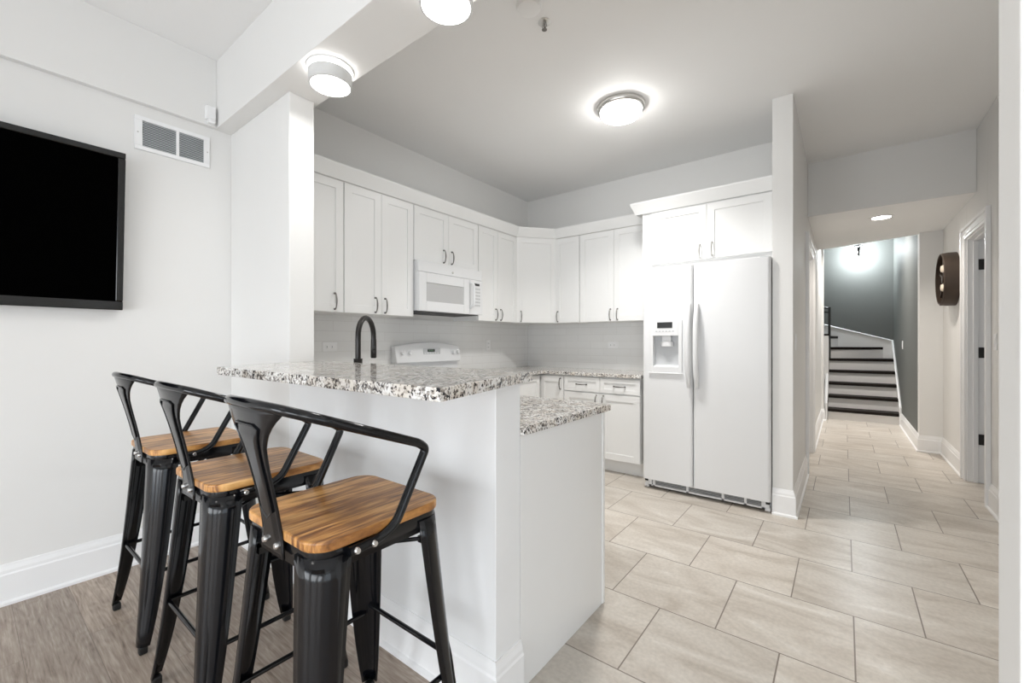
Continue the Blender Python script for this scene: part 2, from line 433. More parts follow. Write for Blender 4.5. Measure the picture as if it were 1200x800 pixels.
# hall left wall with its door opening
hl = MB().box(-.398, HX0, 3.50, 4.785, 0, CZ).box(-.398, HX0, 5.66, 6.88, 0, CZ).box(-.398, HX0, 4.785, 5.66, 2.10, CZ).box(-.398, HX0, 6.88, 8.09, 0, 3.3)
struct(hl.build('wall_hall_left', 'wall', bevel=.003))
struct(MB().box(-3.0, -.245, 8.09, 8.2, 0, 3.3).build('wall_stair_front', 'wall'))
# hall right wall with its door opening
hr = MB().box(HX1, .955, 1.172, 4.66, 0, CZ).box(HX1, .955, 5.345, 6.46, 0, CZ).box(HX1, .955, 4.66, 5.345, 2.095, CZ)
struct(hr.build('wall_hall_right', 'wall', bevel=.003))
struct(MB().box(.655, 2.2, 6.46, 6.60, 0, 3.3).build('wall_jog', 'wall', bevel=.003))
struct(MB().box(.655, .8, 6.60, 8.30, 0, 3.3).build('wall_stair_right', 'stairwall'))
struct(MB().box(.655, .8, 8.30, 9.75, 0, 3.3).build('wall_stairwell_right', 'stairwall'))
struct(MB().box(-3.0, .655, 9.6, 9.75, 0, 3.3).build('wall_stairwell_back', 'stairwall'))
# rest of the shell: the room past the hall door, and the living room behind the camera
struct(MB().box(3.5, 3.6, -3.6, -2.5, 0, 3.3).box(3.5, 3.6, -.3, 10, 0, 3.3).box(3.5, 3.6, -2.5, -.3, 0, .05).box(3.5, 3.6, -2.5, -.3, 2.15, 3.3).build('wall_right', 'wall'))
fw = MB()
for a, b in ((-3.3, -2.7), (-1.1, -.6), (1.0, 1.5), (3.1, 3.6)): fw.box(a, b, -3.6, -3.5, 0, CZ)
for a, b in ((-2.7, -1.1), (-.6, 1.0), (1.5, 3.1)): fw.box(a, b, -3.6, -3.5, 0, .05).box(a, b, -3.6, -3.5, 2.15, CZ)
struct(fw.build('wall_front', 'wall'))
wn = 1
for a, b in ((-2.7, -1.1), (-.6, 1.0), (1.5, 3.1)):
    f = MB().box(a, a + .05, -3.58, -3.52, .05, 2.15).box(b - .05, b, -3.58, -3.52, .05, 2.15).box(a, b, -3.58, -3.52, .05, .10).box(a, b, -3.58, -3.52, 2.10, 2.15).box((a + b) / 2 - .03, (a + b) / 2 + .03, -3.57, -3.53, .1, 2.1)
    struct(f.build('window_%d' % wn, 'trim')); wn += 1
struct(MB().box(3.52, 3.58, -2.5, -2.45, .05, 2.15).box(3.52, 3.58, -.35, -.3, .05, 2.15).box(3.52, 3.58, -2.5, -.3, .05, .10).box(3.52, 3.58, -2.5, -.3, 2.10, 2.15).build('window_%d' % wn, 'trim'))
struct(MB().box(.955, 3.5, 3.6, 3.7, 0, CZ).build('wall_side_room', 'wall'))

# backsplash
struct(MB().box(W, W + .008, BY1, KY, .912, 1.403).box(W + .008, -1.39, KY - .008, KY, .912, 1.403).build('wall_backsplash', 'subway'))

# baseboards: profile (out from wall, height), shoe moulding at the foot
BBP = [(0, 0), (.028, 0), (.028, .012), (.017, .020), (.016, .135), (.012, .142), (.011, .155), (.006, .172), (.004, .182), (0, .182)]


def bb(name, path): return struct(MB().sweep(BBP, path).build(name, 'trim', smooth=False))


bb('baseboard_left', [(W, -3.5), (W, BY0)])
bb('baseboard_half_wall', [(W, BY0), (BX, BY0), (BX, BY1 + .0)])
bb('baseboard_column', [(-.398, 3.50), (HX0, 3.50), (HX0, 4.695)])
bb('baseboard_hall_left', [(HX0, 5.756), (HX0, 8.09), (-.245, 8.09), (-.245, 8.2)])
bb('baseboard_hall_right', [(.655, 8.28), (.655, 6.46), (HX1, 6.46), (HX1, 5.44)])
bb('baseboard_hall_right_near', [(HX1, 4.565), (HX1, 1.20)])

# door casings: profile swept as boxes with a back band


def casing(name, xw, sgn, y0, y1, ztop):
    """casing round an opening in a wall whose face is x=xw; sgn = direction out of the wall"""
    b = MB(); wd = .090
    def bx(a, c, z0, z1, t): b.box(min(xw, xw + sgn * t), max(xw, xw + sgn * t), a, c, z0, z1)
    bx(y0 - wd, y0, 0, ztop + wd, .016); bx(y1, y1 + wd, 0, ztop + wd, .016); bx(y0, y1, ztop, ztop + wd, .016)
    bx(y0 - wd - .008, y0 - wd + .016, 0, ztop + wd + .008, .028); bx(y1 + wd - .016, y1 + wd + .008, 0, ztop + wd + .008, .028)
    bx(y0 - wd + .016, y1 + wd - .016, ztop + wd - .016, ztop + wd + .008, .028)
    bx(y0 - .034, y0 - .022, 0, ztop + .034, .021); bx(y1 + .022, y1 + .034, 0, ztop + .034, .021); bx(y0 - .022, y1 + .022, ztop + .022, ztop + .034, .021)
    return struct(b.build(name, 'trim', bevel=.003))


casing('trim_1', HX0, 1, 4.785, 5.66, 2.10)
casing('trim_2', HX1, -1, 4.66, 5.345, 2.09)
# jamb lining of the right opening
jb = MB().box(HX1, .955, 5.329, 5.345, 0, 2.095).box(HX1, .955, 4.66, 4.676, 0, 2.095).box(HX1, .955, 4.676, 5.329, 2.079, 2.095)
jb.box(.875, .905, 5.316, 5.329, 0, 2.079).box(.875, .905, 4.676, 4.689, 0, 2.079).box(.875, .905, 4.689, 5.316, 2.066, 2.079)
struct(jb.build('trim_3', 'trim', bevel=.002))
jb = MB().box(-.398, HX0, 4.785, 4.80, 0, 2.10).box(-.398, HX0, 5.645, 5.66, 0, 2.10).box(-.398, HX0, 4.80, 5.645, 2.085, 2.10)
struct(jb.build('trim_4', 'trim', bevel=.002))


def panel_door(name, w_, h_, parent_loc, rz):
    d = MB(); t = .035; st = .11
    d.box(0, w_, .008, t - .008, 0, h_)
    for y0, y1 in ((0, .008), (t - .008, t)):
        d.box(0, st, y0, y1, 0, h_).box(w_ - st, w_, y0, y1, 0, h_)
        for z0, z1 in ((0, .2), (.95, 1.08), (h_ - .12, h_)): d.box(st, w_ - st, y0, y1, z0, z1)
    o = d.build(name, 'trim', bevel=.003, loc=parent_loc, rz=rz); return struct(o)


d1 = panel_door('door_1', .843, 2.075, (-.345, 4.801, .008), PI / 2)
MB().lathe([(0, -.01), (.026, -.01), (.026, .002), (.012, .006), (.012, .03), (.026, .04), (.028, .055), (.018, .066), (0, .068)], (.06, -.002, .95), 'y', 20).build('door_knob', 'bronze', d1, smooth=True).rotation_euler = (0, 0, 0)
# open door swung into the side room, hinged on the far jamb
d2 = panel_door('door_2', .640, 2.06, (.960, 5.293, .01), R(2))
for z in (.36, 1.10, 1.85):
    hb = MB().box(-.052, -.009, .029, .0345, z - .045, z + .045).tube([(-.006, .030, z - .05), (-.006, .030, z + .05)], .006, 8)
    hb.build('hinge', 'iron', d2)

# ------------------------------------------------------------------ kitchen cabinets


def shaker(b, x0, x1, z0, z1, t=.020, st=.057, y=0.0):
    """shaker front, face at y - t"""
    b.box(x0, x1, y - t + .007, y, z0, z1)
    b.box(x0, x0 + st, y - t, y - t + .0075, z0, z1).box(x1 - st, x1, y - t, y - t + .0075, z0, z1)
    b.box(x0 + st - .001, x1 - st + .001, y - t, y - t + .0075, z0, z0 + st).box(x0 + st - .001, x1 - st + .001, y - t, y - t + .0075, z1 - st, z1)
    return b


def pull(parent, x, y, z, L_=.105, horiz=False, m='pewter'):
    """arched bar pull on a face at y, centre (x, z)"""
    h = L_ / 2; pts = []
    for i in range(13):
        t = -1 + 2 * i / 12; d = .012 + .016 * (1 - t * t) ** .6
        pts.append((x + t * h, y - d, z) if horiz else (x, y - d, z + t * h))
    rs = [.0035 + .0022 * (1 - abs(-1 + 2 * i / 12)) for i in range(13)]
    b = MB().tube(pts, rs, 8)
    for s_ in (-1, 1):
        p = (x + s_ * h, z) if horiz else (x, z + s_ * h)
        b.lathe([(0, 0.001), (.0075, 0.001), (.0075, -.004), (.0045, -.010), (.0050, -.014), (0, -.016)], (p[0], y, p[1]), 'y', 12)
    return b.build('handle', m, parent, smooth=True)


GAP = .0015


def cabinet(name, label, cat, loc, rz, w_, h_, dep, doors=(), drawers=(), kick=0.0, group=None, body=True, face=None):
    t = thing(name, label, cat, loc, rz, group)
    b = MB().box(0, w_, 0, dep, kick, h_)
    if kick: b.box(0, w_, .075, dep, 0, kick)
    b.build('body', 'cab', t, bevel=.001)
    for (x0, x1, z0, z1, hx, hz, hm) in doors:
        if x0 == 0: x0 += .0015
        if abs(x1 - w_) < 1e-4: x1 -= .0015
        if abs(z1 - h_) < 1e-4: z1 -= .004
        d = shaker(MB(), x0 + GAP, x1 - GAP, z0 + GAP, z1 - GAP).build('door', 'cab', t, bevel=.0012)
        if hx is not None: pull(d, hx, -.020, hz, m=hm)
    for (x0, x1, z0, z1) in drawers:
        d = shaker(MB(), x0 + GAP, x1 - GAP, z0 + GAP, z1 - GAP, st=.038).build('drawer', 'cab', t, bevel=.0012)
        pull(d, (x0 + x1) / 2, -.020, (z0 + z1) / 2, horiz=True)
    return t


UZ0, UZ1 = 1.403, 2.303; UH = UZ1 - UZ0
UX = W + .310                       # carcass front of the left run (door face .020 further)
UD = .310
GU = 'white shaker wall cabinets'
HZ = .068                           # handle centre above a door's bottom
cabinet('wall_cabinet', 'narrow single door white wall cabinet next to the pillar', 'cabinet', (UX, 1.24, UZ0), PI / 2, .383, UH, UD,
        [(0, .383, 0, UH, .383 - .068, HZ + .005, 'pewter')], group=GU)
cabinet('wall_cabinet', 'white double door wall cabinet between the single one and the microwave', 'cabinet', (UX, 1.625, UZ0), PI / 2, .602, UH, UD,
        [(0, .301, 0, UH, .301 - .054, HZ, 'pewter'), (.301, .602, 0, UH, .301 + .030, HZ, 'pewter')], group=GU)
cabinet('wall_cabinet', 'short white double door wall cabinet above the microwave', 'cabinet', (UX, 2.229, 1.857), PI / 2, .760, UZ1 - 1.857, UD,
        [(0, .381, 0, UZ1 - 1.857, .381 - .060, .075, 'pewter'), (.381, .760, 0, UZ1 - 1.857, .381 + .035, .075, 'pewter')], group=GU)
cabinet('wall_cabinet', 'white double door wall cabinet between microwave and the angled corner', 'cabinet', (UX, 2.991, UZ0), PI / 2, .604, UH, UD,
        [(0, .284, 0, UH, .284 - .030, HZ, 'pewter'), (.284, .604, 0, UH, .284 + .045, HZ, 'pewter')], group=GU)
# diagonal corner cabinet
p0 = Vector((UX + .0, 3.598)); p1 = Vector((-2.452, KY - .310))
dv = p1 - p0; dl = dv.length; ang = math.atan2(dv.y, dv.x)
t = thing('corner_wall_cabinet', 'angled single door white wall cabinet across the room corner', 'cabinet', (p0.x, p0.y, UZ0), 0, GU)
MB().prism([(0, 0), (dv.x, dv.y), (dv.x, KY - p0.y), (W - p0.x, KY - p0.y), (W - p0.x, 0)], 0, UH).build('body', 'cab', t)
d = shaker(MB(), .004, dl - .004, GAP, UH - GAP).build('door', 'cab', t, bevel=.0012); d.rotation_euler.z = ang
pull(d, .052, -.020, HZ)
cabinet('wall_cabinet', 'slim single door white wall cabinet right of the angled corner cabinet', 'cabinet', (-2.450, KY - .310, UZ0), 0, .294, UH, UD,
        [(0, .294, 0, UH, .036, HZ, 'pewter')], group=GU)
cabinet('wall_cabinet', 'white double door wall cabinet left of the refrigerator', 'cabinet', (-2.154, KY - .310, UZ0), 0, .752, UH, UD,
        [(0, .376, 0, UH, .376 - .034, HZ, 'pewter'), (.376, .752, 0, UH, .376 + .040, HZ, 'pewter')], group=GU)
# cabinet over the refrigerator
FZ0, FZ1 = 1.862, 2.315
t = cabinet('wall_cabinet', 'deep white double door cabinet above the refrigerator', 'cabinet', (-1.391, 3.660, 1.822), 0, .985, FZ1 - 1.822, .59,
            [(.080, .528, .040, .478, .528 - .050, .040 + .065, 'nickel'), (.528, .978, .040, .478, .528 + .040, .040 + .075, 'nickel')], group=GU)
# crown moulding: plain sloped board with a bright lip
CR = [(0, 0), (.006, 0), (.044, .084), (.046, .097), (0, .097)]


def crown(name, label, path, z):
    o = MB().sweep([(a, z + h) for a, h in CR], path).build(name, 'cab'); return tag(o, label, 'moulding')


fx = UX + .020
q0 = (fx, 3.598 - .008); q1 = (-2.452 + .008, KY - .330)
crown('crown_moulding', 'white crown moulding running along the tops of the wall cabinets', [(W + .01, 1.22), (fx, 1.22), q0, q1, (-1.40, KY - .330)][1:], UZ1)
crown('crown_moulding', 'white crown moulding above the cabinet over the refrigerator', [(-1.44, KY - .38), (-1.44, 3.650), (-.400, 3.650)][0:], FZ1 - .004)

# base cabinets
BH = .878
GB = 'white shaker base cabinets'
BYF = KY - .590          # carcass front, back run (door face .02 nearer)
cabinet('base_cabinet', 'white base cabinet with two slab doors in the back corner', 'cabinet', (-2.700, BYF, 0), 0, .526, BH, .566,
        [(.03, .244, .13, BH - .012, None, None, None), (.244, .522, .13, BH - .012, .522 - .034, BH - .012 - .075, 'pewter')], kick=.13, group=GB)
cabinet('base_cabinet', 'white base cabinet with two drawers over two doors beside the refrigerator', 'cabinet', (-2.172, BYF, 0), 0, .768, BH, .566,
        [(0, .384, .13, .722, .384 - .035, .722 - .07, 'pewter'), (.384, .768, .13, .722, .384 + .035, .722 - .07, 'pewter')],
        [(0, .384, .730, BH - .012), (.384, .768, .730, BH - .012)], kick=.13, group=GB)
BXF = W + .590
cabinet('base_cabinet', 'white base cabinet between the range and the back corner', 'cabinet', (BXF, 3.005, 0), PI / 2, .600, BH, .566,
        [(0, .60, .13, BH - .012, None, None, None)], kick=.13, group=GB)
cabinet('base_cabinet', 'white base cabinet between the peninsula and the range', 'cabinet', (BXF, 1.86, 0), PI / 2, .375, BH, .566,
        [(0, .375, .13, .722, .05, .65, 'pewter')], [(0, .375, .730, BH - .012)], kick=.13, group=GB)
# peninsula cabinet: doors face the kitchen (+y); flat end panel faces the hall
t = thing('peninsula_cabinet', 'white peninsula cabinet behind the half wall with a plain end panel', 'cabinet', (-.900, 1.792, 0), PI)
MB().box(0, 2.12, .0, .608, .13, BH).box(0, 2.12, .075, .608, 0, .13).build('body', 'cab', t)
MB().box(-.022, 0, -.018, .608, 0, BH).build('end_panel', 'cab', t, bevel=.001)
MB().box(-.026, -.004, -.040, -.019, 0, BH).build('corner_post', 'cab', t, bevel=.002)
for k in range(4):
    x0 = .02 + k * .52
    d = shaker(MB(), x0, x0 + .515, .13, BH - .012).build('door', 'cab', t, bevel=.0012)
    pull(d, x0 + (.47 if k % 2 == 0 else .045), -.02, .78)

# countertops
GT = .030


def slab(name, label, poly, z0, z1):
    o = MB().prism(poly, z0, z1).build(name, 'granite', bevel=.004, seg=2); return tag(o, label, 'countertop')


slab('countertop', 'lower speckled granite worktop on the peninsula and left run',
     [(W + .009, BY1 + .001), (-.862, BY1 + .001), (-.862, 1.872), (-2.40, 1.872), (-2.40, 2.236), (W + .009, 2.236)], .880, .912)
slab('countertop', 'speckled granite worktop along the back wall beside the refrigerator',
     [(W + .009, 3.004), (-2.40, 3.004), (-2.40, 3.625), (-1.392, 3.625), (-1.392, KY - .009), (W + .009, KY - .009)], .880, .912)
slab('raised_countertop', 'raised speckled granite bar top over the half wall',
     [(-2.085, .668), (-.722, .668), (-.872, 1.245), (-2.266, 1.245), (-2.266, BY0 - .001), (-2.262, BY0 - .001)], 1.0635, 1.096)

# ------------------------------------------------------------------ range
t = thing('range', 'white freestanding electric range with arched back control panel', 'range', (W + .63, 2.242, 0), PI / 2)   # local x -> +y, local y -> -x
b = MB().box(0, .758, .03, .615, .09, .905).box(.03, .728, .06, .60, 0, .09); b.build('body', 'appl', t, bevel=.004)
MB().box(.0, .758, .0, .615, .905, .925).build('cooktop', 'appl', t, bevel=.006)
for x, y, r_ in ((.2, .17, .10), (.56, .17, .075), (.2, .42, .075), (.56, .42, .10)):
    MB().lathe([(r_, .9255), (r_, .929), (r_ - .018, .930), (r_ - .018, .9255)], (x, y, 0), 'z', 32).build('burner', 'dark', t, smooth=True)
MB().box(.02, .738, 0, .03, .27, .78).build('oven_door', 'appl', t, bevel=.006)
MB().box(.02, .738, 0, .03, .10, .26).build('drawer', 'appl', t, bevel=.006)
MB().tube(rounded([(.08, 0, .74), (.08, -.045, .74), (.68, -.045, .74), (.68, 0, .74)], .03), .011).build('oven_handle', 'appl', t, smooth=True)
# backguard: arched top, slightly leaning face
bg = MB(); n = 16; pr = [(0, 1.02)]
for i in range(n + 1):
    x = .758 * i / n; pr.append((x, 1.165 + .036 * math.sin(PI * i / n)))
pr.append((.758, 1.02))
a = [bg.bm.verts.new((x, .535 + .03 * (z - 1.02) / .15, z)) for x, z in pr]; c_ = [bg.bm.verts.new((x, .618, z)) for x, z in pr]
bg.bm.faces.new(a); bg.bm.faces.new(c_[::-1])
for i in range(len(pr)): j = (i + 1) % len(pr); bg.bm.faces.new((a[i], a[j], c_[j], c_[i]))
bgo = bg.build('control_panel', 'appl', t, bevel=.008)
MB().box(.012, .746, .575, .618, .925, 1.021).build('panel_riser', 'appl', t)
for x in (.062, .143, .663, .732 - .01):
    k = MB().lathe([(0, -.026), (.016, -.026), (.018, -.022), (.020, -.002), (.027, 0), (.027, .004), (0, .004)], (x, .549, 1.110), 'y', 20)
    k.box(x - .003, x + .003, .520, .524, 1.110, 1.126); k.build('knob', 'appl', bgo, smooth=True)
MB().box(.30, .50, .548, .556, 1.09, 1.145).build('display_bezel', 'applgrey', bgo, bevel=.002)
MB().box(.345, .43, .545, .5485, 1.112, 1.136).build('display', 'dark', bgo)
for i in range(3): MB().box(.358 + i * .020, .370 + i * .020, .5441, .5455, 1.118, 1.131).build('digit', 'lcd', bgo)
for i in range(6): MB().box(.31 + i * .03, .328 + i * .03, .5465, .5485, 1.096, 1.104).build('button', 'appl', bgo)

# ------------------------------------------------------------------ microwave
MX = -2.653
t = thing('microwave', 'white over-the-range microwave with grey window and side keypad', 'microwave', (MX, 2.233, 1.450), PI / 2)
MH = .405; MW = .752
MB().box(.005, MW - .002, .030, .385, .004, MH).build('body', 'appl', t, bevel=.002)
MB().box(.02, MW - .02, .04, .36, -.006, .004).box(.10, .34, .08, .22, -.010, -.005).box(.42, .66, .08, .22, -.010, -.005).build('vent_base', 'shade', t)
fr = MB().box(0, MW, .008, .030, .315, MH).build('top_grille', 'appl', t, bevel=.004)
d = MB().box(.0, .075, 0, .030, 0, .312).box(.505, .575, 0, .030, 0, .312).box(.075, .505, 0, .030, 0, .080).box(.075, .505, 0, .030, .232, .312)
d = d.build('door', 'appl', t, bevel=.004)
MB().box(.073, .507, .008, .02, .078, .234).build('window', 'glassgrey', d)
MB().tube(rounded([(.590, .004, .055), (.590, -.040, .075), (.590, -.046, .17), (.590, -.040, .265), (.590, .004, .285)], .03), .012).build('handle', 'appl', d, smooth=True)
kp = MB().box(.578, MW, 0, .030, 0, .312).build('keypad', 'appl', t, bevel=.004)
MB().box(.640, .706, -.002, .002, .262, .283).build('display', 'dark', kp)
for r_ in range(6):
    for c2 in range(4):
        MB().box(.632 + c2 * .022, .648 + c2 * .022, -.0012, .001, .225 - r_ * .030, .240 - r_ * .030).build('button', 'applgrey', kp)
MB().lathe([(0, -.004), (.009, -.004), (.010, 0), (0, 0)], (.375, .008, .345), 'y', 20).build('emblem', 'nickel', t, smooth=True)

# ------------------------------------------------------------------ refrigerator
FY = 3.460
t = thing('refrigerator', 'white side-by-side refrigerator with ice and water dispenser', 'refrigerator', (-1.315, FY, 0), 0)
FWd = .912; SX = .392
MB().box(.004, FWd - .004, .075, .78, .03, 1.775).build('body', 'appl', t, bevel=.003)
MB().box(.0, FWd, .068, .10, .10, 1.79).build('gasket', 'shade', t)


def fdoor(x0, x1):
    b = MB(); pr = []
    r_ = .022
    for cx, sgn, aa in ((x0 + r_, -1, 180), (x1 - r_, 1, 270)):
        for k in range(7):
            an = R(aa + 90 * k / 6); pr.append((cx + r_ * math.cos(an), r_ + r_ * math.sin(an)))
    pr += [(x1, .068), (x0, .068)]
    return b.prism(pr, .082, 1.797)


# left door is built round the dispenser opening
dl_ = MB()
ox0, ox1, oz0, oz1 = .088, .292, 1.004, 1.252     # opening
pr = []
r_ = .022
for cx, aa in ((r_, 180),):
    for k in range(7): an = R(aa + 90 * k / 6); pr.append((cx + r_ * math.cos(an), r_ + r_ * math.sin(an)))
dl_.prism(pr + [(ox0, 0), (ox0, .068), (0, .068)], .082, 1.797)
pr = []
for k in range(7): an = R(270 + 90 * k / 6); pr.append((SX - r_ + r_ * math.cos(an), r_ + r_ * math.sin(an)))
dl_.prism([(ox1, .068), (ox1, 0)] + pr + [(SX, .068)], .082, 1.797)
dl_.box(ox0, ox1, 0, .068, .082, oz0).box(ox0, ox1, 0, .068, oz1, 1.797).box(ox0, ox1, .060, .068, oz0, oz1)
ldo = dl_.build('door', 'appl', t, smooth=True)
rdo = fdoor(SX + .006, FWd).build('door', 'appl', t, smooth=True)
# dispenser
sur = MB().box(.062, ox0 + .003, -.010, .002, .955, 1.375).box(ox1 - .003, .318, -.010, .002, .955, 1.375).box(ox0, ox1, -.010, .002, .955, oz0 + .003)
sur.box(ox0, ox1, -.012, .002, oz1 - .003, 1.375); sur = sur.build('dispenser_frame', 'appl', ldo, bevel=.004)
MB().box(.055, .325, -.014, .002, .948, .957).build('drip_lip', 'appl', sur, bevel=.003)
MB().box(.125, .245, -.0145, -.011, 1.312, 1.358).build('display', 'dark', sur, bevel=.001)
for i in range(6): MB().box(.112 + i * .026, .128 + i * .026, -.0135, -.011, 1.282, 1.290).build('button', 'applgrey', sur)
MB().box(ox0, ox1, .045, .060, oz0, oz1).build('recess_panel', 'applgrey', ldo)
pd = MB(); pd.prism([(.19 + .050 * math.cos(R(a_)), .035 + .032 * math.sin(R(a_))) for a_ in range(180, 361, 15)], 1.165, 1.205)
pd.box(.155, .225, .01, .058, 1.205, 1.250); pd.build('nozzle', 'appl', ldo, bevel=.003)
MB().box(ox0 + .006, ox1 - .006, .004, .058, oz0 + .001, oz0 + .010).build('drip_tray', 'appl', ldo, bevel=.002)


def fhandle(x, parent):
    pts = []
    for i in range(21):
        u_ = -1 + 2 * i / 20; z = 1.168 + u_ * .318; y = -.012 - .040 * (1 - abs(u_) ** 3)
        pts.append((x, y, z))
    rs = [.015 + .005 * (1 - abs(-1 + 2 * i / 20) ** 4) for i in range(21)]
    b = MB().tube(pts, rs, 12)
    for z in (.862, 1.474): b.box(x - .010, x + .010, -.020, .002, z - .018, z + .018)
    b.build('handle', 'appl', parent, smooth=True)


fhandle(SX - .022, ldo); fhandle(SX + .036, rdo)
g = MB().box(.012, FWd - .012, .040, .075, .018, .030).box(.012, FWd - .012, .040, .075, .068, .078)
for x in (.012, .072, .335, .59, .74, .85): g.box(x, x + (.05 if x in (.012, .85) else .018), .040, .075, .018, .078)
g = g.build('toe_grille', 'appl', t, bevel=.001)
sl = MB().box(.02, FWd - .02, .060, .066, .028, .070); sl.build('grille_back', 'shade', g)
sl = MB()
for i in range(4): sl.box(.06, FWd - .05, .044, .056, .032 + i * .0095, .035 + i * .0095)
sl.build('grille_slats', 'applgrey', g)
for x in (.022, FWd - .022):
    MB().lathe([(0, -.018), (.016, -.018), (.018, -.014), (.018, .014), (.016, .018), (0, .018)], (x, .052, .0185), 'x', 20).build('wheel', 'appl', t, smooth=True)
MB().box(.010, .034, .030, .070, .056, .082).build('hinge', 'iron', t); MB().box(FWd - .034, FWd - .010, .030, .070, .056, .082).build('hinge', 'iron', t)
MB().box(FWd - .07, FWd - .012, .02, .09, 1.797, 1.806).box(.012, .07, .02, .09, 1.797, 1.806).build('top_hinge', 'applgrey', t, bevel=.002)

# ------------------------------------------------------------------ faucet
t = thing('kitchen_faucet', 'dark bronze gooseneck kitchen faucet behind the bar top', 'faucet', (-2.045, 1.305, .912), 0)
MB().lathe([(0, 0), (.030, 0), (.030, .006), (.024, .012), (.0225, .02), (.0225, .196), (.0235, .20), (.0, .200)], seg=24).build('base', 'bronze', t, smooth=True)
dx, dy = -.118 / 2.1 * 1.0, .178 / 2.1
hd = Vector((-.55, .835, 0)); rr_ = .104
pts = [(0, 0, .18), (0, 0, .30)]
for i in range(1, 17):
    a_ = PI - PI * i / 16
    pts.append(tuple(hd * (rr_ + rr_ * math.cos(a_)) + Vector((0, 0, .318 + rr_ * math.sin(a_)))))
pts.append(tuple(hd * 2 * rr_ + Vector((0, 0, .30))))
MB().tube(pts, .0145, 14).build('spout', 'bronze', t, smooth=True)
e = hd * 2 * rr_
sp_ = MB().lathe([(0, .195), (.013, .195), (.0165, .20), (.0165, .26), (.0155, .305), (0, .305)], (e.x, e.y, 0), 'z', 18).build('spray_head', 'bronze', t, smooth=True)
for z in (.225, .25): MB().box(e.x + .006, e.x + .021, e.y - .012, e.y + .002, z, z + .014).build('button', 'dark', sp_, bevel=.002)
MB().tube([(.02, -.004, .085), (.05, -.006, .10), (.105, -.01, .135)], [.010, .007, .006], 10).build('lever', 'bronze', t, smooth=True)

# ------------------------------------------------------------------ television, grilles, small wall things
t = thing('television', 'large flat black television mounted on the left wall', 'television', (W, -.235, 1.375), -PI / 2)
# local: x -> -y world, y -> -x?  (rotated -90: local x = -Y world, local y = +X world)
TW = 1.53; TH = .803; lean = math.asin(.070 / TH)
tv = MB().box(-TW / 2, TW / 2, .052, .098, 0, TH).build('housing', 'tvframe', t, bevel=.004)
bz = MB().box(-TW / 2, TW / 2, .094, .108, 0, .046).box(-TW / 2, TW / 2, .094, .108, TH - .030, TH).box(-TW / 2, -TW / 2 + .030, .094, .108, .046, TH - .030).box(TW / 2 - .030, TW / 2, .094, .108, .046, TH - .030)
bz = bz.build('bezel', 'tvframe', t, bevel=.004)
scr = MB().box(-TW / 2 + .029, TW / 2 - .029, .094, .101, .045, TH - .029).build('screen', 'screen', t)
MB().lathe([(0, .112), (.005, .112), (.005, .108), (0, .108)], (-.30, 0, .022), 'y', 12).build('standby_light', 'steel', bz)
for o in (tv, bz, scr):
    o.rotation_euler.x = -lean; o.location = (0, -.045, 0)
MB().box(-.3, .3, .001, .020, .2, .62).box(-.22, -.18, .018, .075, .22, .60).box(.18, .22, .018, .075, .22, .60).build('wall_bracket', 'iron', t)

t = thing('return_air_grille', 'white return air grille on the wall beside the television', 'vent', (W, .7600, 2.342), PI / 2)
gw, gh = .174, .092
g = MB().box(-gw, gw, -.012, 0, gh - .022, gh).box(-gw, gw, -.012, 0, -gh, -gh + .022).box(-gw, -gw + .034, -.012, 0, -gh + .022, gh - .022).box(gw - .030, gw, -.012, 0, -gh + .022, gh - .022).box(.010, .024, -.012, 0, -gh + .022, gh - .022)
g.build('frame', 'trim', t, bevel=.002)
MB().box(-gw + .03, gw - .028, -.003, -.0005, -gh + .02, gh - .02).build('backing', 'ventback', t)
sl = MB(); nsl = 15
for i in range(nsl):
    z = -gh + .027 + i * (2 * gh - .054) / (nsl - 1)
    v = [sl.bm.verts.new(p) for p in ((-gw + .03, -.009, z - .0030), (gw - .028, -.009, z - .0030), (gw - .028, -.003, z + .0022), (-gw + .03, -.003, z + .0022))]
    sl.bm.faces.new(v)
sl.build('slats', 'slat', t, solid=.0012)
for x in (-gw + .014, gw - .012): MB().lathe([(0, -.0135), (.004, -.0135), (.004, -.012), (0, -.012)], (x, 0, 0), 'y', 10).build('screw', 'nickel', t)

t = thing('wall_register', 'small white louvred register low on the left wall behind the stools', 'vent', (W, .655, .310), PI / 2)
MB().box(-.075, .075, -.008, 0, -.055, .055).build('frame', 'trim', t, bevel=.002)
sl = MB()
for i in range(7): sl.box(-.062, .062, -.010, -.0075, -.044 + i * .0145, -.039 + i * .0145)
sl.build('slots', 'ventback', t)

t = thing('motion_sensor', 'small white sensor box high on the soffit corner', 'sensor', (-3.008, .930, 2.575), PI / 2)
MB().box(-.030, .020, -.030, 0, -.048, .030).prism([(-.02, -.03), (.018, -.03), (.018, 0), (-.02, 0)], -.070, -.048).build('case', 'trim', t, bevel=.004)
MB().tube([(-.018, -.006, .030), (-.018, -.006, .040)], .004, 8).build('cable', 'applgrey', t)


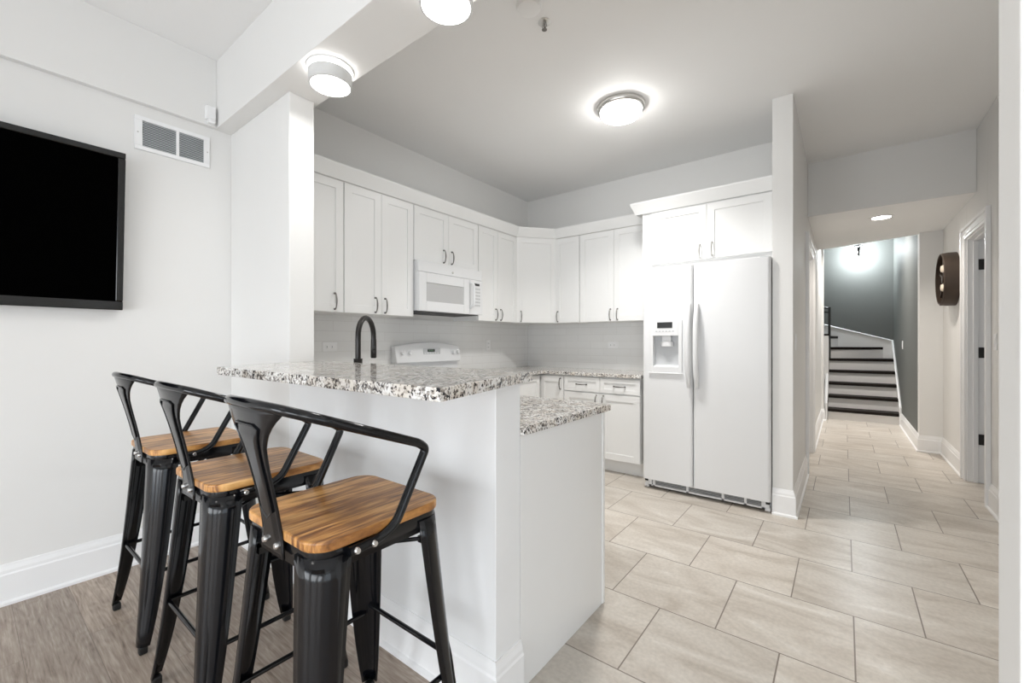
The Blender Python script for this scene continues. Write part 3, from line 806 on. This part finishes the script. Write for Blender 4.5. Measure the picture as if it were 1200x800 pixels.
def plate(label, loc, rz, w_=.070, h_=.115, kind='outlet', cat='outlet'):
    t = thing('wall_outlet' if kind == 'outlet' else 'light_switch', label, cat, loc, rz)
    MB().box(-w_ / 2, w_ / 2, -.006, 0, -h_ / 2, h_ / 2).build('plate', 'trim', t, bevel=.002)
    if kind == 'outlet' and w_ < .1:
        for z in (-.02, .02):
            s_ = MB().box(-.015, .015, -.008, -.004, z - .013, z + .013).build('socket', 'trim', t, bevel=.003)
            MB().box(-.007, -.004, -.0086, -.0078, z - .003, z + .006).box(.004, .007, -.0086, -.0078, z - .003, z + .006).build('slots', 'dark', s_)
    elif kind == 'outlet':
        for x in (-.02, .02):
            s_ = MB().box(x - .013, x + .013, -.008, -.004, -.015, .015).build('socket', 'trim', t, bevel=.003)
            MB().box(x - .006, x - .003, -.0086, -.0078, -.007, -.004 + .006).box(x - .006, x - .003, -.0086, -.0078, .004, .007).build('slots', 'dark', s_)
    else:
        MB().box(-.016, .016, -.009, -.004, -.032, .032).build('rocker', 'trim', t, bevel=.002)
    return t


plate('white outlet plate in the backsplash between faucet and pillar', (W + .008, 1.70, 1.165), PI / 2, .115, .070)
plate('white outlet plate in the backsplash right of the range', (W + .008, 3.50, 1.165), PI / 2)
plate('wide white outlet plate in the backsplash by the refrigerator', (-1.93, KY - .008, 1.170), 0, .115, .070)
plate('white light switch on the hall side of the column', (HX0, 3.663, 1.20), PI / 2, kind='switch', cat='switch')
plate('white light switch on the right wall before the open door', (HX1, 4.444, 1.20), -PI / 2, kind='switch', cat='switch')
plate('white light switch on the wall next to the stairs', (.655, 8.142, 1.16), -PI / 2, kind='switch', cat='switch')

# ------------------------------------------------------------------ ceiling fixtures


def drum(label, x, y):
    t = thing('drum_ceiling_light', label, 'ceiling light', (x, y, 2.497), 0, 'drum lights under the beam')
    MB().lathe([(0, 0), (.104, 0), (.104, -.006), (.096, -.010), (0, -.010)], seg=48).build('canopy', 'trim', t, smooth=True)
    MB().lathe([(.092, -.010), (.092, -.022)], seg=48).build('glow_ring', 'lampglow', t, smooth=True)
    MB().lathe([(.094, -.022), (.097, -.024), (.097, -.080), (.094, -.083), (.088, -.083)], seg=48).build('shade', 'lampside', t, smooth=True)
    MB().lathe([(0, -.0850), (.060, -.0845), (.0875, -.0815)], seg=48).build('diffuser', 'lampglow', t, smooth=True)
    a_ = area('lamp_light', (x, y, 2.497 - .093), (0, 0, 0), .17, .17, 2.5, (1.0, .99, .97), 'DISK')


drum('white drum ceiling light under the beam nearer the pillar', -1.930, 1.085)
drum('white drum ceiling light under the beam cut off by the photo top', -1.141, 1.085)

t = thing('flush_ceiling_light', 'round flush ceiling light with brushed nickel band over the kitchen', 'ceiling light', (-1.275, 2.935, CZ))
MB().lathe([(0, 0), (.168, 0), (.170, -.004), (.166, -.030), (.160, -.036), (.146, -.038)], seg=56).build('band', 'nickel', t, smooth=True)
MB().lathe([(.148, -.034), (.146, -.052), (.132, -.072), (.10, -.086), (.05, -.093), (0, -.095)], seg=56).build('diffuser', 'domeglow', t, smooth=True)

area('lamp_light', (-1.275, 2.935, CZ - .10), (0, 0, 0), .26, .26, 15, (1.0, .98, .95), 'DISK').data.spread = R(118)
t = thing('recessed_light', 'round recessed can light in the low hallway ceiling', 'ceiling light', (.284, 5.44, 2.40))
MB().lathe([(.098, 0), (.100, -.004), (.074, -.006), (.070, 0)], seg=40).build('trim_ring', 'trim', t, smooth=True)
MB().lathe([(0, -.0015), (.072, -.0015)], seg=40).build('lens', 'canglow', t)
area('lamp_light', (.284, 5.44, 2.390), (0, 0, 0), .13, .13, 7, (1.0, .92, .83), 'DISK').data.spread = R(130)

t = thing('sprinkler_head', 'small chrome fire sprinkler head in the kitchen ceiling', 'sprinkler', (-1.263, 1.915, CZ))
MB().lathe([(0, 0), (.032, 0), (.034, -.003), (.020, -.008), (0, -.009)], seg=24).build('escutcheon', 'nickel', t, smooth=True)
b = MB().tube([(-.010, 0, -.008), (-.013, 0, -.026), (0, 0, -.040)], .002, 6).tube([(.010, 0, -.008), (.013, 0, -.026), (0, 0, -.040)], .002, 6).tube([(0, 0, -.008), (0, 0, -.040)], .003, 6)
b.lathe([(0, -.040), (.014, -.040), (.014, -.042), (0, -.042)], seg=16); b.build('deflector', 'pewter', t, smooth=True)
tag(MB().lathe([(0, 0), (.062, 0), (.064, -.006), (.058, -.022), (.045, -.028), (0, -.029)], (-1.262, 1.770, CZ), 'z', 36).build('smoke_detector', 'ceil', smooth=True), 'pale round smoke detector on the ceiling before the sprinkler', 'smoke detector')

# ------------------------------------------------------------------ drum wall sconce in the hall
t = thing('wall_sconce', 'round brown metal drum sconce on the hallway wall', 'wall light', (HX1, 5.80, 1.800))
MB().lathe([(.232, -.002), (.252, -.002), (.254, -.06), (.248, -.105), (.240, -.112), (.234, -.108), (.240, -.06), (.238, -.010)], axis='x', seg=48).build('drum', 'rust', t, smooth=True)
MB().lathe([(0, -.004), (.238, -.004), (.238, -.010), (0, -.010)], axis='x', seg=40).build('back_plate', 'rust', t)
sp = MB()
for a_ in (20, 80, 140):
    c_, s_ = math.cos(R(a_)), math.sin(R(a_)); px_, pz_ = -s_ * .012, c_ * .012
    v0 = [(-.085, c_ * .235 + px_, s_ * .235 + pz_), (-.085, c_ * .235 - px_, s_ * .235 - pz_), (-.085, -c_ * .235 - px_, -s_ * .235 - pz_), (-.085, -c_ * .235 + px_, -s_ * .235 + pz_)]
    A = [sp.bm.verts.new(p) for p in v0]; B = [sp.bm.verts.new((p[0] + .06, p[1], p[2])) for p in v0]
    sp.bm.faces.new(A); sp.bm.faces.new(B[::-1])
    for i in range(4): sp.bm.faces.new((A[i], A[(i + 1) % 4], B[(i + 1) % 4], B[i]))
sp.lathe([(0, -.095), (.035, -.095), (.035, -.02), (0, -.02)], axis='x', seg=20)
sp.build('spokes', 'rust', t)
for y, z in ((.02, .105), (.02, -.075)):
    k = MB().lathe([(0, -.104), (.028, -.100), (.044, -.075), (.040, -.05), (.016, -.03), (.016, -.010), (0, -.010)], (0, y, z), 'x', 20); k.build('bulb', 'bulbglass', t, smooth=True)

# ------------------------------------------------------------------ staircase
ZS = [.165, .355, .545, .735, .925, 1.115, 1.305]
st = thing('staircase', 'winding staircase with dark treads and pale risers at the hall end', 'staircase', (0, 8.36, 0))
xl, xr = -.200, .653
NY = [8.30, 8.53, 8.76, 8.97]       # nosing lines (world y)
P = (-.200, 9.08)


def stair_step(poly, z0, z1, front):
    """poly: plan of the step body (world); front: the two nosing points"""
    loc = lambda q: (q[0], q[1] - 8.36)
    MB().prism([loc(q) for q in poly], z0, z1 - .03).build('riser', 'riser', st)


YB = 9.598
z_prev = 0
plans = []
for i, y in enumerate(NY): plans.append([(xl, y), (xr, y), (xr, YB), (xl, YB)])
plans.append([P, (xr, 9.23), (xr, YB), (xl, YB)])
plans.append([(xl, 9.10), (.545, YB), (xl, YB)])
plans.append([(xl, 9.13), (-.080, YB), (xl, YB)])
for i, pl in enumerate(plans):
    loc = [(q[0], q[1] - 8.36 + (.025 if q[1] < YB - .01 else 0)) for q in pl]
    z1 = ZS[i] - .042; z0 = 0 if i == 0 else ZS[i - 1]
    MB().prism(loc, z0 + (.0005 if i else 0), z1).build('riser', 'riser', st)
    loc2 = [(q[0], q[1] - 8.36 - (.004 if q[1] < YB - .01 else 0)) for q in pl]
    MB().prism(loc2, z1 + .0005, ZS[i]).build('tread', 'tread', st, bevel=.004)
# skirt boards: right side and across the back wall
sk = MB()
pts = [(8.285, 0), (8.285, .25), (9.598, 1.23), (9.598, .9), (8.7, 0)]
A = [sk.bm.verts.new((.6535, y - 8.36, z)) for y, z in pts]; B = [sk.bm.verts.new((.6385, y - 8.36, z)) for y, z in pts]
sk.bm.faces.new(A); sk.bm.faces.new(B[::-1])
for i in range(5): j = (i + 1) % 5; sk.bm.faces.new((A[i], A[j], B[j], B[i]))
sk.build('skirt_board', 'riser', st)
sk = MB()
pts = [(.638, .9), (.638, 1.215), (-.9, 1.70), (-.9, 1.3), (-.2, .9)]
A = [sk.bm.verts.new((x, 9.597 - 8.36, z)) for x, z in pts]; B = [sk.bm.verts.new((x, 9.583 - 8.36, z)) for x, z in pts]
sk.bm.faces.new(A); sk.bm.faces.new(B[::-1])
for i in range(5): j = (i + 1) % 5; sk.bm.faces.new((A[i], A[j], B[j], B[i]))
sk.build('skirt_board', 'riser', st)
# bright cap mouldings along the skirts, and the slim left stringer
MB().tube([(.642, 8.285 - 8.36, 0), (.642, 8.285 - 8.36, .25), (.642, 9.585 - 8.36, 1.23)], .013, 4).build('skirt_cap', 'trim', st)
MB().tube([(.640, 9.580 - 8.36, 1.222), (-.9, 9.580 - 8.36, 1.708)], .013, 4).build('skirt_cap', 'trim', st)
MB().tube([(-.222, 8.23 - 8.36, 0), (-.222, 8.23 - 8.36, .25), (-.222, 9.06 - 8.36, .93)], .018, 4).build('stringer', 'trim', st)
# upper flight going left behind the hall wall
for k in range(3):
    MB().box(-.201 - .26 * (k + 1), -.201 - .26 * k, 8.75 - 8.36, YB - 8.36, 0, 1.305 + .19 * (k + 0) + .0).build('riser', 'riser', st)
    MB().box(-.201 - .26 * (k + 1), -.190 - .26 * k, 8.75 - 8.36, YB - 8.36, 1.3055 + .19 * k, 1.335 + .19 * k).build('tread', 'tread', st)

t = thing('recessed_light', 'unseen can light added in the high ceiling to light the stair risers', 'ceiling light', (.22, 7.55, 3.20))  # added out of view to brighten the stair risers and floor
MB().lathe([(.098, 0), (.100, -.004), (.074, -.006), (.070, 0)], seg=40).build('trim_ring', 'trim', t, smooth=True)
MB().lathe([(0, -.0015), (.072, -.0015)], seg=40).build('lens', 'canglow', t)
area('lamp_light', (.22, 7.55, 3.19), (0, 0, 0), .13, .13, 19, (1.0, .95, .90), 'DISK').data.spread = R(95)

rl = thing('stair_railing', 'black iron railing at the turn of the stairs', 'railing', (-.195, 9.02, 0))
MB().box(-.018, .018, -.018, .018, .925, 1.792).build('post', 'iron', rl, bevel=.003)
MB().tube([(0, 0, 1.775), (-.55, -.10, 1.86)], .018, 4).tube([(0, 0, 1.700), (-.55, -.10, 1.78)], .011, 4).tube([(0, 0, 1.17), (-.55, -.10, 1.25)], .011, 4).tube([(0, 0, 1.060), (-.55, -.10, 1.14)], .014, 4).build('rails', 'iron', rl)
for i in range(4): MB().tube([(-.11 * (i + 1), -.02 * (i + 1), 1.07 + .0145 * (i + 1)), (-.11 * (i + 1), -.02 * (i + 1), 1.775 + .016 * (i + 1))], .007, 6).build('baluster', 'iron', rl)

t = thing('stair_light', 'small black ceiling light with glass arms above the stairs', 'ceiling light', (.195, 9.20, 0))
MB().lathe([(0, 3.199), (.06, 3.199), (.06, 3.18), (.007, 3.175), (.007, 2.82), (.052, 2.812), (.058, 2.795), (.02, 2.780), (.014, 2.66), (.018, 2.64), (0, 2.632)], seg=24).build('stem', 'iron', t, smooth=True)
for k in range(3):
    a_ = R(10 + 120 * k); c_, s_ = math.cos(a_), math.sin(a_)
    ar = MB().tube([(0, 0, 2.69), (c_ * .07, s_ * .07, 2.685)], .005, 6).build('arm', 'iron', t)
    MB().lathe([(0, 2.672), (.009, 2.676), (.012, 2.69), (.009, 2.705), (0, 2.71)], (c_ * .08, s_ * .08, 0), 'z', 16).build('bulb', 'bulb', ar, smooth=True)
pl = bpy.data.lights.new('stair_lamp_light', 'POINT'); pl.energy = 44; pl.color = (.90, .97, 1.0); pl.shadow_soft_size = .05
po = bpy.data.objects.new('stair_lamp_light', pl); C.objects.link(po); po.location = (.195, 9.26, 2.70)

# ------------------------------------------------------------------ bar stools


def make_stool():
    root = thing('bar_stool', 'x', 'bar stool', (0, 0, 0), 0, 'black metal bar stools along the bar')
    SZ = .765; a = .188; r_ = .058
    # wooden seat
    pr = []
    for sx, sy, a0 in ((1, 1, 0), (-1, 1, 90), (-1, -1, 180), (1, -1, 270)):
        for k in range(9):
            t_ = R(a0 + 90 * k / 8); pr.append((sx * (a - r_) + r_ * math.cos(t_), sy * (a - r_) + r_ * math.sin(t_)))
    MB().prism(pr, SZ - .024, SZ).build('seat', 'seat', root, bevel=.005, seg=3)
    # pressed steel apron under the seat
    def rr(a_, r2):
        o = []
        for sx, sy, a0 in ((1, 1, 0), (-1, 1, 90), (-1, -1, 180), (1, -1, 270)):
            for k in range(7):
                t_ = R(a0 + 90 * k / 6); o.append((sx * (a_ - r2) + r2 * math.cos(t_), sy * (a_ - r2) + r2 * math.sin(t_)))
        return o
    ap = MB(); R1 = [ap.bm.verts.new((x, y, SZ - .0245)) for x, y in rr(.180, .05)]; R2 = [ap.bm.verts.new((x, y, SZ - .068)) for x, y in rr(.184, .05)]
    n = len(R1)
    for i in range(n): ap.bm.faces.new((R1[i], R1[(i + 1) % n], R2[(i + 1) % n], R2[i]))
    ap.bm.faces.new(R1[::-1])
    ap.build('seat_frame', 'black', root, solid=.003, smooth=True)
    # legs: folded sheet, wide at the top, slim at the foot
    for sx in (-1, 1):
        for sy in (-1, 1):
            lg = MB(); rings = []
            N = 14
            for i in range(N + 1):
                u = i / N; z = (SZ - .040) * (1 - u) + .030 * u
                cx = .184 + (.238 - .184) * (.82 * u + .18 * u ** 4); w_ = .086 - .036 * u - .016 * u ** 4
                r3 = w_ * .70; ring = []
                ring.append((cx - w_, cx)); 
                for k in range(7):
                    t_ = R(90 - 90 * k / 6); ring.append((cx - r3 + r3 * math.cos(t_), cx - r3 + r3 * math.sin(t_)))
                ring.append((cx, cx - w_))
                rings.append([lg.bm.verts.new((sx * x, sy * y, z)) for x, y in ring])
            for A, B in zip(rings, rings[1:]):
                for k in range(len(A) - 1): lg.bm.faces.new((A[k], A[k + 1], B[k + 1], B[k]))
            lo = lg.build('leg', 'black', root, solid=.005, smooth=True)
            # pressed rib down the outer corner
            rb = []
            for i in range(7):
                u = .52 + .30 * i / 6; z = (SZ - .040) * (1 - u) + .030 * u; cx = .184 + .054 * (.82 * u + .18 * u ** 4); w_ = .086 - .036 * u - .016 * u ** 4
                r3 = w_ * .70; q = cx - r3 + r3 * .7071; rb.append((sx * (q + .001), sy * (q + .001), z))
            MB().tube(rb, [.001, .004, .005, .005, .005, .004, .001], 8).build('rib', 'black', lo, smooth=True)
            cf = .238
            MB().box(min(sx * (cf - .030), sx * (cf - .002)), max(sx * (cf - .030), sx * (cf - .002)), min(sy * (cf - .030), sy * (cf - .002)), max(sy * (cf - .030), sy * (cf - .002)), 0, .032).build('rubber_foot', 'rubber', lo, bevel=.006)
    # foot rails
    def legc(z):
        u = (SZ - .040 - z) / (SZ - .070); return .184 + .054 * (.82 * u + .18 * u ** 4) - .010
    for (ax, s, z) in (('x', 1, .318), ('x', -1, .305), ('y', 1, .288), ('y', -1, .288)):
        c = legc(z); c2 = c - .012; P0 = (-c2, s * c, z) if ax == 'x' else (s * c, -c2, z); P1 = (c2, s * c, z) if ax == 'x' else (s * c, c2, z)
        MB().tube([P0, P1], .0075, 10).build('foot_rail', 'black', root, smooth=True)
    # crossed brace under the seat, with end brackets
    cb = MB()
    for s in (-1, 1): cb.tube([(-.150, -.150 * s, .655), (0, 0, .640 + .004 * s), (.150, .150 * s, .655)], .006, 8)
    for sx in (-1, 1):
        for sy in (-1, 1): cb.box(min(sx * .135, sx * .166), max(sx * .135, sx * .166), min(sy * .135, sy * .166), max(sy * .135, sy * .166), .645, .663)
    cb.build('cross_brace', 'black', root)
    # back rail: one bent tube from apron side, forward and up, round the back and down again
    half = [(.192, -.110, .728), (.193, -.030, .731), (.196, .015, .752), (.203, .105, .922), (.206, .080, .940), (.212, -.06, .992), (.202, -.175, 1.035)]
    pth = half + [(.150, -.232, 1.057), (.05, -.258, 1.066)]
    full = pth + [(-x, y, z) for x, y, z in pth[::-1]]
    MB().tube(rounded(full, .055, 6), .0115, 12).build('back_rail', 'black', root, smooth=True)
    # splat: Y shaped pressed plate
    sp = MB(); rows = []; N = 22
    HW = [(0, .057), (.1, .053), (.2, .048), (.4, .049), (.6, .053), (.72, .062), (.80, .080), (.88, .108), (.95, .140), (1, .160)]
    def hw(t):
        for (a0, b0), (a1, b1) in zip(HW, HW[1:]):
            if t <= a1 + 1e-9: return b0 + (b1 - b0) * (t - a0) / (a1 - a0)
    for i in range(N + 1):
        t_ = i / N; z = .700 + (1.062 - .700) * t_
        yb = -.1895 - .072 * (max(0, t_ - .12) / .88) ** 1.25
        row = []
        for k in range(-6, 7):
            s = k / 6; x = s * hw(t_); y = yb + (1.1 * x * x + 12 * x ** 4) * t_ - .004 * (1 if abs(s) < .62 and .13 < t_ < .86 else 0)
            row.append(sp.bm.verts.new((x, y, z)))
        rows.append(row)
    for A, B in zip(rows, rows[1:]):
        for k in range(12): sp.bm.faces.new((A[k], A[k + 1], B[k + 1], B[k]))
    so = sp.build('back_splat', 'black', root, solid=.005, smooth=True)
    def spt(s_, t_):
        x = s_ * hw(t_); return (x, -.1895 - .072 * (max(0, t_ - .12) / .88) ** 1.25 + (1.1 * x * x + 12 * x ** 4) * t_ - .005, .700 + .362 * t_)
    ol = [spt(-.62, .30 + .55 * i / 10) for i in range(11)] + [spt(-.62 + 1.24 * i / 6, .875 + .0 * i) for i in range(1, 6)] + [spt(.62, .85 - .55 * i / 10) for i in range(11)] + [spt(0, .24)]
    MB().tube(ol + [ol[0]], .0028, 6).build('raised_outline', 'black', so, smooth=True)
    for x in (-.030, .030):
        MB().lathe([(0, -.200), (.006, -.200), (.008, -.197), (.008, -.190), (0, -.190)], (x, 0, .727 - abs(0)), 'y', 12).build('bolt', 'steel', so, smooth=True)
    for s in (-1, 1):
        for y in (-.095, -.050):
            MB().lathe([(0, s * .208), (.006, s * .208), (.008, s * .205), (.008, s * .190), (0, s * .190)], (0, y, .729), 'x', 12).build('bolt', 'steel', root, smooth=True)
    return root


def copy_tree(o, parent=None):
    c = o.copy(); C.objects.link(c)
    if parent: c.parent = parent
    for ch in list(o.children): copy_tree(ch, c)
    return c


proto = make_stool()
spots = [(-1.072, .648, 'black metal bar stool with wooden seat nearest the free end of the bar'),
         (-1.685, .650, 'black metal bar stool with wooden seat, middle one of the row of three'),
         (-2.360, .660, 'black metal bar stool with wooden seat closest to the television wall')]
for i, (x, y, lab) in enumerate(spots):
    o = proto if i == 0 else copy_tree(proto)
    o.location = (x, y, 0); o['label'] = lab
